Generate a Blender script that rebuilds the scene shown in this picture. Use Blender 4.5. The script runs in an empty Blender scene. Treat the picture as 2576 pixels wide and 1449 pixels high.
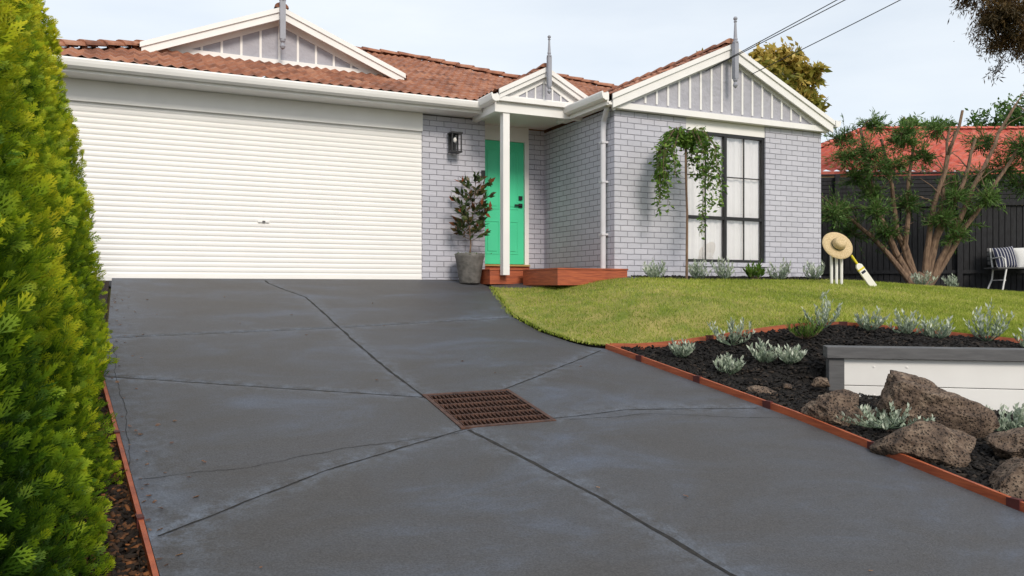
import bpy, bmesh, math, numpy as np
from mathutils import Matrix, Vector
rng=np.random.default_rng(7)
S=bpy.context.scene
TH=math.radians(25.4)

# ---------------------------------------------------------------- materials
def newmat(name):
    m=bpy.data.materials.new(name); m.use_nodes=True
    nt=m.node_tree; b=nt.nodes['Principled BSDF']
    return m,nt,b
def lk(nt,a,b): nt.links.new(a,b)
def c4(c): return (c[0],c[1],c[2],1)
def mat(name,c1,c2=None,rough=.6,scale=8,bump=0,bscale=40,metal=0,detail=6,spec=.4,bdist=.01,stretch=None,lo=.35,hi=.65):
    m,nt,b=newmat(name)
    b.inputs['Roughness'].default_value=rough; b.inputs['Metallic'].default_value=metal
    b.inputs['Specular IOR Level'].default_value=spec
    g=nt.nodes.new('ShaderNodeNewGeometry'); src=g.outputs['Position']
    if stretch:
        mp=nt.nodes.new('ShaderNodeMapping'); mp.inputs['Scale'].default_value=stretch
        lk(nt,src,mp.inputs['Vector']); src=mp.outputs['Vector']
    if c2 is None: c2=tuple(x*.86 for x in c1)
    n=nt.nodes.new('ShaderNodeTexNoise'); n.inputs['Scale'].default_value=scale; n.inputs['Detail'].default_value=detail
    lk(nt,src,n.inputs['Vector'])
    r=nt.nodes.new('ShaderNodeValToRGB'); r.color_ramp.elements[0].color=c4(c1); r.color_ramp.elements[1].color=c4(c2)
    r.color_ramp.elements[0].position=lo; r.color_ramp.elements[1].position=hi
    lk(nt,n.outputs['Fac'],r.inputs['Fac']); lk(nt,r.outputs['Color'],b.inputs['Base Color'])
    if bump:
        n2=nt.nodes.new('ShaderNodeTexNoise'); n2.inputs['Scale'].default_value=bscale; n2.inputs['Detail'].default_value=5
        lk(nt,src,n2.inputs['Vector'])
        bp=nt.nodes.new('ShaderNodeBump'); bp.inputs['Strength'].default_value=bump; bp.inputs['Distance'].default_value=bdist
        lk(nt,n2.outputs['Fac'],bp.inputs['Height']); lk(nt,bp.outputs['Normal'],b.inputs['Normal'])
    return m
def leafmat(name,stops,trans=.3,rough=.55):
    m,nt,b=newmat(name)
    a=nt.nodes.new('ShaderNodeAttribute'); a.attribute_name='var'
    r=nt.nodes.new('ShaderNodeValToRGB')
    els=r.color_ramp.elements
    els[0].position=stops[0][0]; els[0].color=c4(stops[0][1]); els[1].position=stops[-1][0]; els[1].color=c4(stops[-1][1])
    for p,c in stops[1:-1]:
        e=els.new(p); e.color=c4(c)
    lk(nt,a.outputs['Fac'],r.inputs['Fac'])
    lk(nt,r.outputs['Color'],b.inputs['Base Color']); b.inputs['Roughness'].default_value=rough
    b.inputs['Specular IOR Level'].default_value=.25
    t=nt.nodes.new('ShaderNodeBsdfTranslucent'); lk(nt,r.outputs['Color'],t.inputs['Color'])
    mx=nt.nodes.new('ShaderNodeMixShader'); mx.inputs['Fac'].default_value=trans
    lk(nt,b.outputs['BSDF'],mx.inputs[1]); lk(nt,t.outputs['BSDF'],mx.inputs[2])
    lk(nt,mx.outputs['Shader'],nt.nodes['Material Output'].inputs['Surface'])
    return m

def brickmat():
    m,nt,b=newmat('painted_brick'); b.inputs['Roughness'].default_value=.62
    g=nt.nodes.new('ShaderNodeNewGeometry'); sp=nt.nodes.new('ShaderNodeSeparateXYZ'); lk(nt,g.outputs['Position'],sp.inputs[0])
    ad=nt.nodes.new('ShaderNodeMath'); ad.operation='ADD'; lk(nt,sp.outputs[0],ad.inputs[0]); lk(nt,sp.outputs[1],ad.inputs[1])
    cb=nt.nodes.new('ShaderNodeCombineXYZ'); lk(nt,ad.outputs[0],cb.inputs[0]); lk(nt,sp.outputs[2],cb.inputs[1])
    wob=nt.nodes.new('ShaderNodeTexNoise'); wob.inputs['Scale'].default_value=9
    lk(nt,g.outputs['Position'],wob.inputs['Vector'])
    vs=nt.nodes.new('ShaderNodeVectorMath'); vs.operation='SCALE'; vs.inputs['Scale'].default_value=.012
    lk(nt,wob.outputs['Color'],vs.inputs[0])
    va=nt.nodes.new('ShaderNodeVectorMath'); va.operation='ADD'; lk(nt,cb.outputs[0],va.inputs[0]); lk(nt,vs.outputs[0],va.inputs[1])
    t=nt.nodes.new('ShaderNodeTexBrick'); t.inputs['Scale'].default_value=1; t.inputs['Brick Width'].default_value=.245
    t.inputs['Row Height'].default_value=.0865; t.inputs['Mortar Size'].default_value=.0056; t.inputs['Mortar Smooth'].default_value=.3
    t.inputs['Color1'].default_value=(.53,.53,.60,1); t.inputs['Color2'].default_value=(.48,.483,.55,1); t.inputs['Mortar'].default_value=(.235,.235,.28,1)  # joints share the brick paint; darker mortar colour paints in their shadow lines
    lk(nt,va.outputs[0],t.inputs['Vector'])
    n=nt.nodes.new('ShaderNodeTexNoise'); n.inputs['Scale'].default_value=45; n.inputs['Detail'].default_value=6; lk(nt,g.outputs['Position'],n.inputs['Vector'])
    n3=nt.nodes.new('ShaderNodeTexNoise'); n3.inputs['Scale'].default_value=1.5; n3.inputs['Detail'].default_value=5; lk(nt,g.outputs['Position'],n3.inputs['Vector'])
    mr=nt.nodes.new('ShaderNodeMapRange'); mr.inputs['To Min'].default_value=.88; mr.inputs['To Max'].default_value=1.12; lk(nt,n3.outputs['Fac'],mr.inputs['Value'])
    mul=nt.nodes.new('ShaderNodeVectorMath'); mul.operation='SCALE'; lk(nt,t.outputs['Color'],mul.inputs[0]); lk(nt,mr.outputs[0],mul.inputs['Scale'])
    lk(nt,mul.outputs[0],b.inputs['Base Color'])
    h=nt.nodes.new('ShaderNodeMath'); h.operation='MULTIPLY_ADD'; h.inputs[1].default_value=-1.8; lk(nt,t.outputs['Fac'],h.inputs[0]); lk(nt,n.outputs['Fac'],h.inputs[2])
    bp=nt.nodes.new('ShaderNodeBump'); bp.inputs['Strength'].default_value=.9; bp.inputs['Distance'].default_value=.009
    lk(nt,h.outputs[0],bp.inputs['Height']); lk(nt,bp.outputs['Normal'],b.inputs['Normal'])
    return m
def tilemat(name,stops,size=.3):
    m,nt,b=newmat(name); b.inputs['Roughness'].default_value=.7
    g=nt.nodes.new('ShaderNodeNewGeometry')
    sn=nt.nodes.new('ShaderNodeVectorMath'); sn.operation='SNAP'; sn.inputs[1].default_value=(size,size,50)
    lk(nt,g.outputs['Position'],sn.inputs[0])
    w=nt.nodes.new('ShaderNodeTexWhiteNoise'); lk(nt,sn.outputs[0],w.inputs['Vector'])
    n=nt.nodes.new('ShaderNodeTexNoise'); n.inputs['Scale'].default_value=7; n.inputs['Detail'].default_value=8; lk(nt,g.outputs['Position'],n.inputs['Vector'])
    mx=nt.nodes.new('ShaderNodeMath'); mx.operation='MULTIPLY_ADD'; mx.inputs[1].default_value=.35; lk(nt,w.outputs['Value'],mx.inputs[0])
    hf=nt.nodes.new('ShaderNodeMath'); hf.operation='MULTIPLY'; hf.inputs[1].default_value=.75; lk(nt,n.outputs['Fac'],hf.inputs[0]); lk(nt,hf.outputs[0],mx.inputs[2])
    r=nt.nodes.new('ShaderNodeValToRGB'); els=r.color_ramp.elements
    els[0].position=stops[0][0]; els[0].color=c4(stops[0][1]); els[1].position=stops[-1][0]; els[1].color=c4(stops[-1][1])
    for p,c in stops[1:-1]:
        e=els.new(p); e.color=c4(c)
    lk(nt,mx.outputs[0],r.inputs['Fac']); lk(nt,r.outputs['Color'],b.inputs['Base Color'])
    n2=nt.nodes.new('ShaderNodeTexNoise'); n2.inputs['Scale'].default_value=60; lk(nt,g.outputs['Position'],n2.inputs['Vector'])
    bp=nt.nodes.new('ShaderNodeBump'); bp.inputs['Strength'].default_value=.5; bp.inputs['Distance'].default_value=.006
    lk(nt,n2.outputs['Fac'],bp.inputs['Height']); lk(nt,bp.outputs['Normal'],b.inputs['Normal'])
    return m
def drivemat():
    m,nt,b=newmat('painted_concrete'); b.inputs['Specular IOR Level'].default_value=.35
    g=nt.nodes.new('ShaderNodeNewGeometry'); P=g.outputs['Position']
    def noise(s,d,rg=.6,vec=P,dist=0):
        n=nt.nodes.new('ShaderNodeTexNoise'); n.inputs['Scale'].default_value=s; n.inputs['Detail'].default_value=d; n.inputs['Roughness'].default_value=rg
        n.inputs['Distortion'].default_value=dist; lk(nt,vec,n.inputs['Vector']); return n
    mp=nt.nodes.new('ShaderNodeMapping'); mp.inputs['Scale'].default_value=(.8,1.5,1); mp.inputs['Rotation'].default_value=(0,0,.5); lk(nt,P,mp.inputs['Vector'])
    n1=noise(1.0,10,.66,vec=mp.outputs[0],dist=.5); n2=noise(90,3); n3=noise(9,8,.75)
    r=nt.nodes.new('ShaderNodeValToRGB'); e=r.color_ramp.elements
    e[0].position=.40; e[0].color=(.066,.064,.066,1); e[1].position=.70; e[1].color=(.088,.102,.135,1)
    x=e.new(.54); x.color=(.071,.073,.082,1)
    lk(nt,n1.outputs['Fac'],r.inputs['Fac'])
    at=nt.nodes.new('ShaderNodeAttribute'); at.attribute_name='jd'
    mm=nt.nodes.new('ShaderNodeMath'); mm.operation='MULTIPLY'; lk(nt,at.outputs['Fac'],mm.inputs[0])
    mr=nt.nodes.new('ShaderNodeMapRange'); mr.inputs['From Min'].default_value=.42; mr.inputs['From Max'].default_value=.62; lk(nt,n3.outputs['Fac'],mr.inputs['Value'])
    lk(nt,mr.outputs[0],mm.inputs[1])
    mx=nt.nodes.new('ShaderNodeMixRGB'); mx.inputs['Color2'].default_value=(.125,.148,.19,1)
    lk(nt,mm.outputs[0],mx.inputs['Fac']); lk(nt,r.outputs['Color'],mx.inputs['Color1'])
    m2=nt.nodes.new('ShaderNodeMapRange'); m2.inputs['From Min'].default_value=.3; m2.inputs['From Max'].default_value=.7; m2.inputs['To Min'].default_value=.72; m2.inputs['To Max'].default_value=1.26
    lk(nt,n2.outputs['Fac'],m2.inputs['Value'])
    sc=nt.nodes.new('ShaderNodeVectorMath'); sc.operation='SCALE'; lk(nt,mx.outputs[0],sc.inputs[0]); lk(nt,m2.outputs[0],sc.inputs['Scale'])
    m3=nt.nodes.new('ShaderNodeMapRange'); m3.inputs['From Min'].default_value=.3; m3.inputs['From Max'].default_value=.7; m3.inputs['To Min'].default_value=.9; m3.inputs['To Max'].default_value=1.09
    lk(nt,n3.outputs['Fac'],m3.inputs['Value'])
    sc2=nt.nodes.new('ShaderNodeVectorMath'); sc2.operation='SCALE'; lk(nt,sc.outputs[0],sc2.inputs[0]); lk(nt,m3.outputs[0],sc2.inputs['Scale'])
    lk(nt,sc2.outputs[0],b.inputs['Base Color'])
    rr=nt.nodes.new('ShaderNodeMapRange'); rr.inputs['To Min'].default_value=.5; rr.inputs['To Max'].default_value=.7; lk(nt,n3.outputs['Fac'],rr.inputs['Value']); lk(nt,rr.outputs[0],b.inputs['Roughness'])
    bp=nt.nodes.new('ShaderNodeBump'); bp.inputs['Strength'].default_value=.45; bp.inputs['Distance'].default_value=.004
    lk(nt,n2.outputs['Fac'],bp.inputs['Height']); lk(nt,bp.outputs['Normal'],b.inputs['Normal'])
    return m
def rockmat():
    m,nt,b=newmat('lava_rock'); b.inputs['Roughness'].default_value=.9
    g=nt.nodes.new('ShaderNodeNewGeometry'); P=g.outputs['Position']
    n=nt.nodes.new('ShaderNodeTexNoise'); n.inputs['Scale'].default_value=9; n.inputs['Detail'].default_value=10; n.inputs['Roughness'].default_value=.72; lk(nt,P,n.inputs['Vector'])
    r=nt.nodes.new('ShaderNodeValToRGB'); e=r.color_ramp.elements; e[0].position=.36; e[0].color=(.05,.034,.026,1); e[1].position=.66; e[1].color=(.27,.20,.145,1)
    x=e.new(.5); x.color=(.135,.092,.065,1)
    lk(nt,n.outputs['Fac'],r.inputs['Fac'])
    v=nt.nodes.new('ShaderNodeTexVoronoi'); v.inputs['Scale'].default_value=55; lk(nt,P,v.inputs['Vector'])
    mr=nt.nodes.new('ShaderNodeMapRange'); mr.inputs['From Max'].default_value=.45; mr.inputs['To Min'].default_value=.2; lk(nt,v.outputs['Distance'],mr.inputs['Value'])
    sc=nt.nodes.new('ShaderNodeVectorMath'); sc.operation='SCALE'; lk(nt,r.outputs['Color'],sc.inputs[0]); lk(nt,mr.outputs[0],sc.inputs['Scale'])
    lk(nt,sc.outputs[0],b.inputs['Base Color'])
    ad=nt.nodes.new('ShaderNodeMath'); ad.operation='ADD'; lk(nt,mr.outputs[0],ad.inputs[0]); lk(nt,n.outputs['Fac'],ad.inputs[1])
    bp=nt.nodes.new('ShaderNodeBump'); bp.inputs['Strength'].default_value=1; bp.inputs['Distance'].default_value=.03
    lk(nt,ad.outputs[0],bp.inputs['Height']); lk(nt,bp.outputs['Normal'],b.inputs['Normal'])
    return m
def glassmat():
    m=bpy.data.materials.new('window_glass'); m.use_nodes=True; nt=m.node_tree; nt.nodes.clear()
    o=nt.nodes.new('ShaderNodeOutputMaterial'); t=nt.nodes.new('ShaderNodeBsdfTransparent'); gl=nt.nodes.new('ShaderNodeBsdfGlossy'); gl.inputs['Roughness'].default_value=.015
    f=nt.nodes.new('ShaderNodeFresnel'); f.inputs['IOR'].default_value=1.5
    a=nt.nodes.new('ShaderNodeMath'); a.operation='MULTIPLY_ADD'; a.inputs[1].default_value=1.6; a.inputs[2].default_value=.14; lk(nt,f.outputs[0],a.inputs[0])
    mx=nt.nodes.new('ShaderNodeMixShader'); lk(nt,a.outputs[0],mx.inputs[0]); lk(nt,t.outputs[0],mx.inputs[1]); lk(nt,gl.outputs[0],mx.inputs[2]); lk(nt,mx.outputs[0],o.inputs['Surface'])
    return m

M={}
M['brick']=brickmat()
M['white']=mat('white_paint',(.83,.82,.805),(.79,.78,.765),rough=.45,scale=3)
M['door_white']=mat('roller_door_white',(.84,.83,.81),(.81,.80,.785),rough=.4,scale=1.5)
M['pipe']=mat('downpipe_paint',(.64,.64,.68),(.59,.59,.63),rough=.45)
M['grey_trim']=mat('grey_trim_paint',(.32,.33,.38),(.29,.30,.34),rough=.5,scale=6)
M['stucco']=mat('grey_textured_panel',(.42,.42,.47),(.38,.38,.43),rough=.8,scale=5,bump=.7,bscale=11,bdist=.03)
M['tile']=tilemat('terracotta_tile',[(.22,(.10,.038,.022)),(.48,(.26,.10,.054)),(.68,(.35,.15,.085)),(.88,(.42,.22,.14))])
M['redtile']=tilemat('red_tile',[(.25,(.34,.045,.03)),(.5,(.50,.10,.065)),(.85,(.60,.19,.13))])
M['green']=mat('green_door_paint',(.08,.66,.36),(.072,.62,.34),rough=.35,scale=2)
M['black']=mat('black_metal',(.02,.02,.022),(.014,.014,.015),rough=.4)
M['darkgrey']=mat('dark_grey_paint',(.12,.12,.125),(.09,.09,.095),rough=.6,scale=6,stretch=(1,1,8),bump=.3)
M['fence']=mat('charcoal_timber',(.018,.019,.023),(.009,.009,.012),rough=.75,scale=14,stretch=(2,2,.6),bump=.5,bscale=30)
M['jarrah']=mat('red_stained_timber',(.44,.11,.042),(.27,.062,.027),rough=.5,scale=5,stretch=(1,1,10),bump=.3)
M['stake']=mat('dark_red_stake',(.10,.022,.02),(.06,.014,.012),rough=.6)
M['mulch']=mat('black_mulch',(.008,.007,.006),(.02,.017,.015),rough=.95,scale=30,bump=1,bscale=45,bdist=.05)
M['litter']=mat('leaf_litter',(.012,.009,.007),(.05,.025,.017),rough=.95,scale=25,bump=1,bscale=45,bdist=.05)
M['soil']=mat('ground_soil',(.10,.11,.04),(.16,.13,.07),rough=.95,scale=2,bump=.6,bscale=20,bdist=.03)
M['turf']=mat('turf',(.16,.20,.032),(.33,.28,.09),rough=.95,scale=3.5,bump=.6,bscale=60,bdist=.02,detail=9)
M['drive']=drivemat()
M['slit']=mat('joint_gap',(.012,.012,.013),(.03,.028,.026),rough=.9,scale=30)
M['asphalt']=mat('asphalt',(.05,.05,.052),(.06,.06,.062),rough=.9,scale=30)
M['rust']=mat('rusty_steel',(.12,.06,.042),(.06,.03,.024),rough=.6,metal=.3,scale=20)
M['rock']=rockmat()
M['glass']=glassmat()
M['curtain']=mat('sheer_curtain',(.90,.90,.92),(.87,.87,.89),rough=.9)
M['bark']=mat('brown_bark',(.25,.165,.11),(.12,.075,.052),rough=.9,scale=12,stretch=(3,3,.7),bump=.8,bscale=25,bdist=.02)
M['pot']=mat('stone_pot',(.10,.095,.088),(.17,.16,.15),rough=.85,scale=9,bump=.7,bscale=20,bdist=.02)
M['straw']=mat('straw',(.66,.52,.31),(.5,.37,.2),rough=.8,scale=60,bump=.8,bscale=120)
M['yellow']=mat('yellow_grip',(.75,.62,.03),rough=.5)
M['batwood']=mat('bat_wood',(.80,.79,.73),(.75,.73,.64),rough=.5,scale=4)
M['cream']=mat('cream_paint',(.72,.60,.36),rough=.6)
M['room']=mat('room_dark',(.3,.3,.3),rough=.9)
M['navy']=mat('navy_fabric',(.02,.025,.05),rough=.9)
M['brass']=mat('brass_sill',(.45,.30,.10),rough=.5)
M['wirem']=mat('cable_black',(.02,.02,.02),rough=.6)
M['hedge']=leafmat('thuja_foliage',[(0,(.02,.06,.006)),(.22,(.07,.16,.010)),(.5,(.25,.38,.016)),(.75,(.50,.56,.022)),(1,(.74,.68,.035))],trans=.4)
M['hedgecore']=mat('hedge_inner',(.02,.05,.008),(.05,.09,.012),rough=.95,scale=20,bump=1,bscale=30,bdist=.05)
M['grass']=leafmat('grass_blade',[(0,(.13,.19,.022)),(.45,(.32,.40,.045)),(.75,(.50,.52,.11)),(1,(.74,.64,.30))],trans=.35)
M['silver']=leafmat('silver_leaf',[(0,(.15,.21,.14)),(.5,(.32,.39,.29)),(1,(.60,.64,.54))],trans=.15)
M['greenleaf']=leafmat('green_leaf',[(0,(.03,.07,.012)),(.5,(.08,.17,.02)),(1,(.18,.28,.05))],trans=.3)
M['weepleaf']=leafmat('weeping_leaf',[(0,(.035,.085,.015)),(.5,(.10,.20,.03)),(1,(.24,.36,.07))],trans=.35)
M['magleaf']=leafmat('magnolia_leaf',[(0,(.02,.04,.012)),(.5,(.055,.09,.025)),(.75,(.13,.06,.025)),(1,(.24,.07,.03))],trans=.1,rough=.4)
M['needle']=leafmat('feathery_leaf',[(0,(.025,.06,.012)),(.5,(.07,.15,.03)),(1,(.17,.27,.07))],trans=.25)
M['gold']=leafmat('autumn_leaf',[(0,(.07,.09,.015)),(.4,(.22,.22,.035)),(.75,(.48,.35,.07)),(1,(.68,.52,.17))],trans=.35)
M['gum']=leafmat('gum_leaf',[(0,(.04,.03,.012)),(.5,(.15,.095,.035)),(1,(.38,.23,.08))],trans=.25)
M['chip']=leafmat('mulch_chip',[(0,(.006,.005,.005)),(.8,(.018,.016,.015)),(1,(.045,.033,.025))],trans=0,rough=.85)
M['brownchip']=leafmat('litter_chip',[(0,(.010,.008,.007)),(.55,(.03,.02,.014)),(.85,(.12,.055,.025)),(1,(.28,.11,.04))],trans=0,rough=.85)
M['leafdry']=leafmat('dry_leaf',[(0,(.25,.10,.04)),(1,(.45,.24,.10))],trans=0)

# ---------------------------------------------------------------- mesh builders
def frame(ox,oy,ang,oz=0): return Matrix.Translation((ox,oy,oz))@Matrix.Rotation(ang,4,'Z')
class MB:
    def __init__(s): s.v=[]; s.f=[]; s.m=[]
    def add(s,vs,fs,m=0,T=None):
        o=len(s.v)
        for p in vs:
            p=Vector(p)
            if T is not None: p=T@p
            s.v.append(tuple(p))
        for f in fs: s.f.append([i+o for i in f]); s.m.append(m)
    def box(s,x0,x1,y0,y1,z0,z1,m=0,T=None):
        s.add([(x0,y0,z0),(x1,y0,z0),(x1,y1,z0),(x0,y1,z0),(x0,y0,z1),(x1,y0,z1),(x1,y1,z1),(x0,y1,z1)],
              [(3,2,1,0),(4,5,6,7),(0,1,5,4),(1,2,6,5),(2,3,7,6),(3,0,4,7)],m,T)
    def prism(s,poly,y0,y1,m=0,T=None):
        n=len(poly); vs=[(p[0],y0,p[1]) for p in poly]+[(p[0],y1,p[1]) for p in poly]
        fs=[tuple(range(n)),tuple(range(2*n-1,n-1,-1))]+[(i,i+n,(i+1)%n+n,(i+1)%n) for i in range(n)]
        s.add(vs,fs,m,T)
    def board(s,a,b,w,y0,y1,m=0):
        s.prism([a,b,(b[0],b[1]-w),(a[0],a[1]-w)],y0,y1,m)
    def lathe(s,prof,n=24,m=0,T=None):
        vs=[];fs=[]
        for r,z in prof:
            for i in range(n):
                a=2*math.pi*i/n; vs.append((r*math.cos(a),r*math.sin(a),z))
        for j in range(len(prof)-1):
            for i in range(n):
                fs.append((j*n+i,j*n+(i+1)%n,(j+1)*n+(i+1)%n,(j+1)*n+i))
        s.add(vs,fs,m,T)
    def tube(s,pts,rad,n=8,m=0,T=None,cap=True):
        pts=[Vector(p) for p in pts]; vs=[];fs=[]
        up=None
        for i,p in enumerate(pts):
            d=(pts[min(i+1,len(pts)-1)]-pts[max(i-1,0)]).normalized()
            if up is None:
                up=Vector((1,0,0)) if abs(d.x)<.8 else Vector((0,1,0))
            x=(up-d*up.dot(d)).normalized(); y=d.cross(x); up=x
            r=rad[i] if hasattr(rad,'__len__') else rad
            for k in range(n):
                a=2*math.pi*k/n; vs.append(tuple(p+x*math.cos(a)*r+y*math.sin(a)*r))
        for j in range(len(pts)-1):
            for k in range(n): fs.append((j*n+k,j*n+(k+1)%n,(j+1)*n+(k+1)%n,(j+1)*n+k))
        if cap:
            fs.append(tuple(range(n-1,-1,-1))); fs.append(tuple((len(pts)-1)*n+k for k in range(n)))
        s.add(vs,fs,m,T)
    def build(s,name,mats,parent=None,smooth=False,bevel=0):
        me=bpy.data.meshes.new(name); me.from_pydata(s.v,[],s.f); me.update()
        for mm in mats: me.materials.append(M[mm] if isinstance(mm,str) else mm)
        me.polygons.foreach_set('material_index',s.m)
        if smooth: me.polygons.foreach_set('use_smooth',[True]*len(me.polygons))
        ob=bpy.data.objects.new(name,me); S.collection.objects.link(ob)
        if parent: ob.parent=parent
        if bevel:
            b=ob.modifiers.new('b','BEVEL'); b.width=bevel; b.segments=2; b.limit_method='ANGLE'
        return ob
def empty(name):
    e=bpy.data.objects.new(name,None); S.collection.objects.link(e); return e
def np_mesh(name,V,F,matn,parent=None,attrs=None,smooth=False):
    me=bpy.data.meshes.new(name); V=np.asarray(V,dtype=np.float32); F=np.asarray(F,dtype=np.int32)
    me.vertices.add(len(V)); me.vertices.foreach_set('co',V.ravel())
    k=F.shape[1]; me.loops.add(F.size); me.loops.foreach_set('vertex_index',F.ravel())
    me.polygons.add(len(F)); me.polygons.foreach_set('loop_start',np.arange(0,F.size,k,dtype=np.int32))
    if smooth: me.polygons.foreach_set('use_smooth',np.ones(len(F),dtype=bool))
    me.update(calc_edges=True)
    if attrs:
        for an,av in attrs.items():
            a=me.attributes.new(an,'FLOAT','POINT'); a.data.foreach_set('value',np.asarray(av,dtype=np.float32))
    me.materials.append(M[matn])
    ob=bpy.data.objects.new(name,me); S.collection.objects.link(ob)
    if parent: ob.parent=parent
    return ob
def nrm(a): return a/np.maximum(np.linalg.norm(a,axis=-1,keepdims=True),1e-9)
def inst(name,tv,tf,pos,dirs,scale,matn,var,tipvar=0,parent=None,roll=None):
    pos=np.asarray(pos,float); N=len(pos); d=nrm(np.asarray(dirs,float))
    r=rng.normal(size=(N,3)) if roll is None else roll
    x=nrm(np.cross(d,r)); z=np.cross(x,d)
    tv=np.asarray(tv,float); tf=np.asarray(tf)
    sc=np.asarray(scale).reshape(-1,1,1)*np.ones((N,1,1))
    V=pos[:,None,:]+sc*(tv[None,:,0:1]*x[:,None]+tv[None,:,1:2]*d[:,None]+tv[None,:,2:3]*z[:,None])
    F=tf[None]+(np.arange(N)*len(tv))[:,None,None]
    va=np.clip(np.asarray(var)[:,None]+tipvar*(tv[None,:,1]-.5),0,1)
    return np_mesh(name,V.reshape(-1,3),F.reshape(-1,tf.shape[1]),matn,parent,{'var':va.ravel()})
LEAF=([(0,0,0),(.22,.45,.05),(0,1,-.05),(-.22,.45,.05)],[(0,1,2,3)])
NARROW=([(0,0,0),(.09,.5,.03),(0,1,0),(-.09,.5,.03)],[(0,1,2,3)])
BLADE=([(-.09,0,0),(.09,0,0),(.0,1,.15)],[(0,1,2)])
def chip_t():
    v=[(-.2,-.5,-.1),(.2,-.5,-.1),(.14,.5,-.1),(-.16,.5,-.1),(-.17,-.45,.1),(.16,-.5,.1),(.12,.45,.1),(-.13,.5,.1)]
    return v,[(0,1,5,4),(1,2,6,5),(2,3,7,6),(3,0,4,7),(4,5,6,7)]
def sprig_t():
    V=[];F=[]
    def dia(p,ang,L,W,z=0):
        dx,dy=math.sin(ang),math.cos(ang); px,py=dy,-dx; o=len(V)
        V.extend([(p[0],p[1],z),(p[0]+dx*L*.6+px*W/2,p[1]+dy*L*.6+py*W/2,z+.03),(p[0]+dx*L,p[1]+dy*L,z-.02),(p[0]+dx*L*.6-px*W/2,p[1]+dy*L*.6-py*W/2,z+.03)])
        F.append((o,o+1,o+2,o+3))
    dia((0,0),0,1,.09)
    for y,L,sg in ((.12,.5,1),(.2,.52,-1),(.36,.46,1),(.42,.44,-1),(.58,.34,1),(.64,.32,-1)):
        a=.7*sg; dia((0,y),a,L,.09,.05*sg)
        q=(math.sin(a)*L*.4,y+math.cos(a)*L*.4); dia(q,a-.65*sg,L*.55,.08,.06*sg)
    return V,F

# ---------------------------------------------------------------- terrain
uRv=[-8,4.75,7.16,7.3,7.49,8.05,8.94,10.27,11.19,12.3]; uRu=[4.75,4.75,4.52,4.36,4.28,4.18,4.25,4.67,4.97,5.25]
uLv=[-8,2,3.64,6.94,12.3]; uLu=[.5,.25,.1,-.21,-.27]
uR=lambda v: np.interp(v,uRv,uRu); uL=lambda v: np.interp(v,uLv,uLu)
LBv=[0,1,3.8,5.1,6.2,7.16]; LBu=[14.2,13,9.5,7.9,6.5,4.52]
def Lb(v): v=np.asarray(v,float); return np.where(v<7.16,np.interp(v,LBv,LBu),uR(v))
def ltop(u): return np.interp(u,[4.9,5.6,6.6,7.4,30],[11.08,10.5,9.72,9.45,9.45])
def ss(x): x=np.clip(x,0,1); return x*x*(3-2*x)
def P(v): return -1.79+.16*np.clip(v,-4,12.3)
WA=(5.76,5.24); WD=(.791,-.612); WN=(.612,.791)
def H(u,v):
    u=np.asarray(u,float); v=np.asarray(v,float)
    p=P(v); d=u-uR(v)
    b=-1.79+.16*np.clip(v,-4,8.5)+.1*np.clip(v-8.5,0,3.5)+.42-.045*np.clip(u-10.5,0,7)
    sd=(u-WA[0])*WN[0]+(v-WA[1])*WN[1]; al=(u-WA[0])*WD[0]+(v-WA[1])*WD[1]
    m=ss((sd-.0)/.12); m=m+(1-m)*ss(-al/.9)
    return p+(b-p)*ss(d/2.3)*m
def gridmesh(name,us,vs,hf,matn,warp=None,attrs=None,keep=None,parent=None):
    U,Vv=np.meshgrid(us,vs)
    if warp: U=warp(U,Vv)
    Z=hf(U,Vv)
    V=np.stack([U,Vv,Z],-1).reshape(-1,3); nx=len(us); ny=len(vs)
    i=np.arange(nx-1)[None,:]+np.arange(ny-1)[:,None]*nx; i=i.ravel()
    F=np.stack([i,i+1,i+1+nx,i+nx],1)
    if keep is not None:
        c=V[F].mean(1); F=F[keep(c[:,0],c[:,1])]
    return np_mesh(name,V,F,matn,parent,attrs(U,Vv) if attrs else None,smooth=True)
far=np.array([20,30,50,90,160,300,600.])
gu=np.concatenate([-far[::-1]-5,np.arange(-20,35,1.0),far+20]); gv=np.concatenate([-far[::-1]-5,np.arange(-20,35,1.0),far+20])
gridmesh('ground',gu,gv,lambda u,v:P(v)-.14,'soil')
J=[([(1.71,11.9),(1.72,11.6),(2.03,10.5),(2.01,8.56),(2.01,7.09),(2.05,5.95)],.024),
   ([(-.25,8.3),(2.0,8.56),(4.2,8.92)],.006),
   ([(-.21,6.94),(.9,6.42),(2.05,5.9)],.011),
   ([(2.09,5.13),(1.0,4.62),(.10,4.04)],.011),
   ([(2.09,5.10),(2.38,3.89),(2.52,2.88),(2.75,1),(2.95,-1.5)],.030),
   ([(2.79,5.2),(3.5,5.26),(4.62,5.05)],.008),
   ([(2.75,5.97),(3.6,6.55),(4.42,7.14)],.012),
   ([(-.1,2.0),(1.2,2.1),(2.6,1.9),(4.7,1.8)],.012)]
def densify(pts,step=.06,w=.0):
    out=[]
    for a,b in zip(pts[:-1],pts[1:]):
        n=max(1,int(math.dist(a,b)/step))
        for k in range(n): out.append((a[0]+(b[0]-a[0])*k/n,a[1]+(b[1]-a[1])*k/n))
    out.append(pts[-1]); out=np.array(out)
    if w:
        nz=np.cumsum(rng.normal(0,w*.5,size=out.shape),0); nz-=np.linspace(0,1,len(out))[:,None]*nz[-1]
        out=out+nz
    return out
JP=[densify(j,.06,.005) for j,_ in J]
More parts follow.
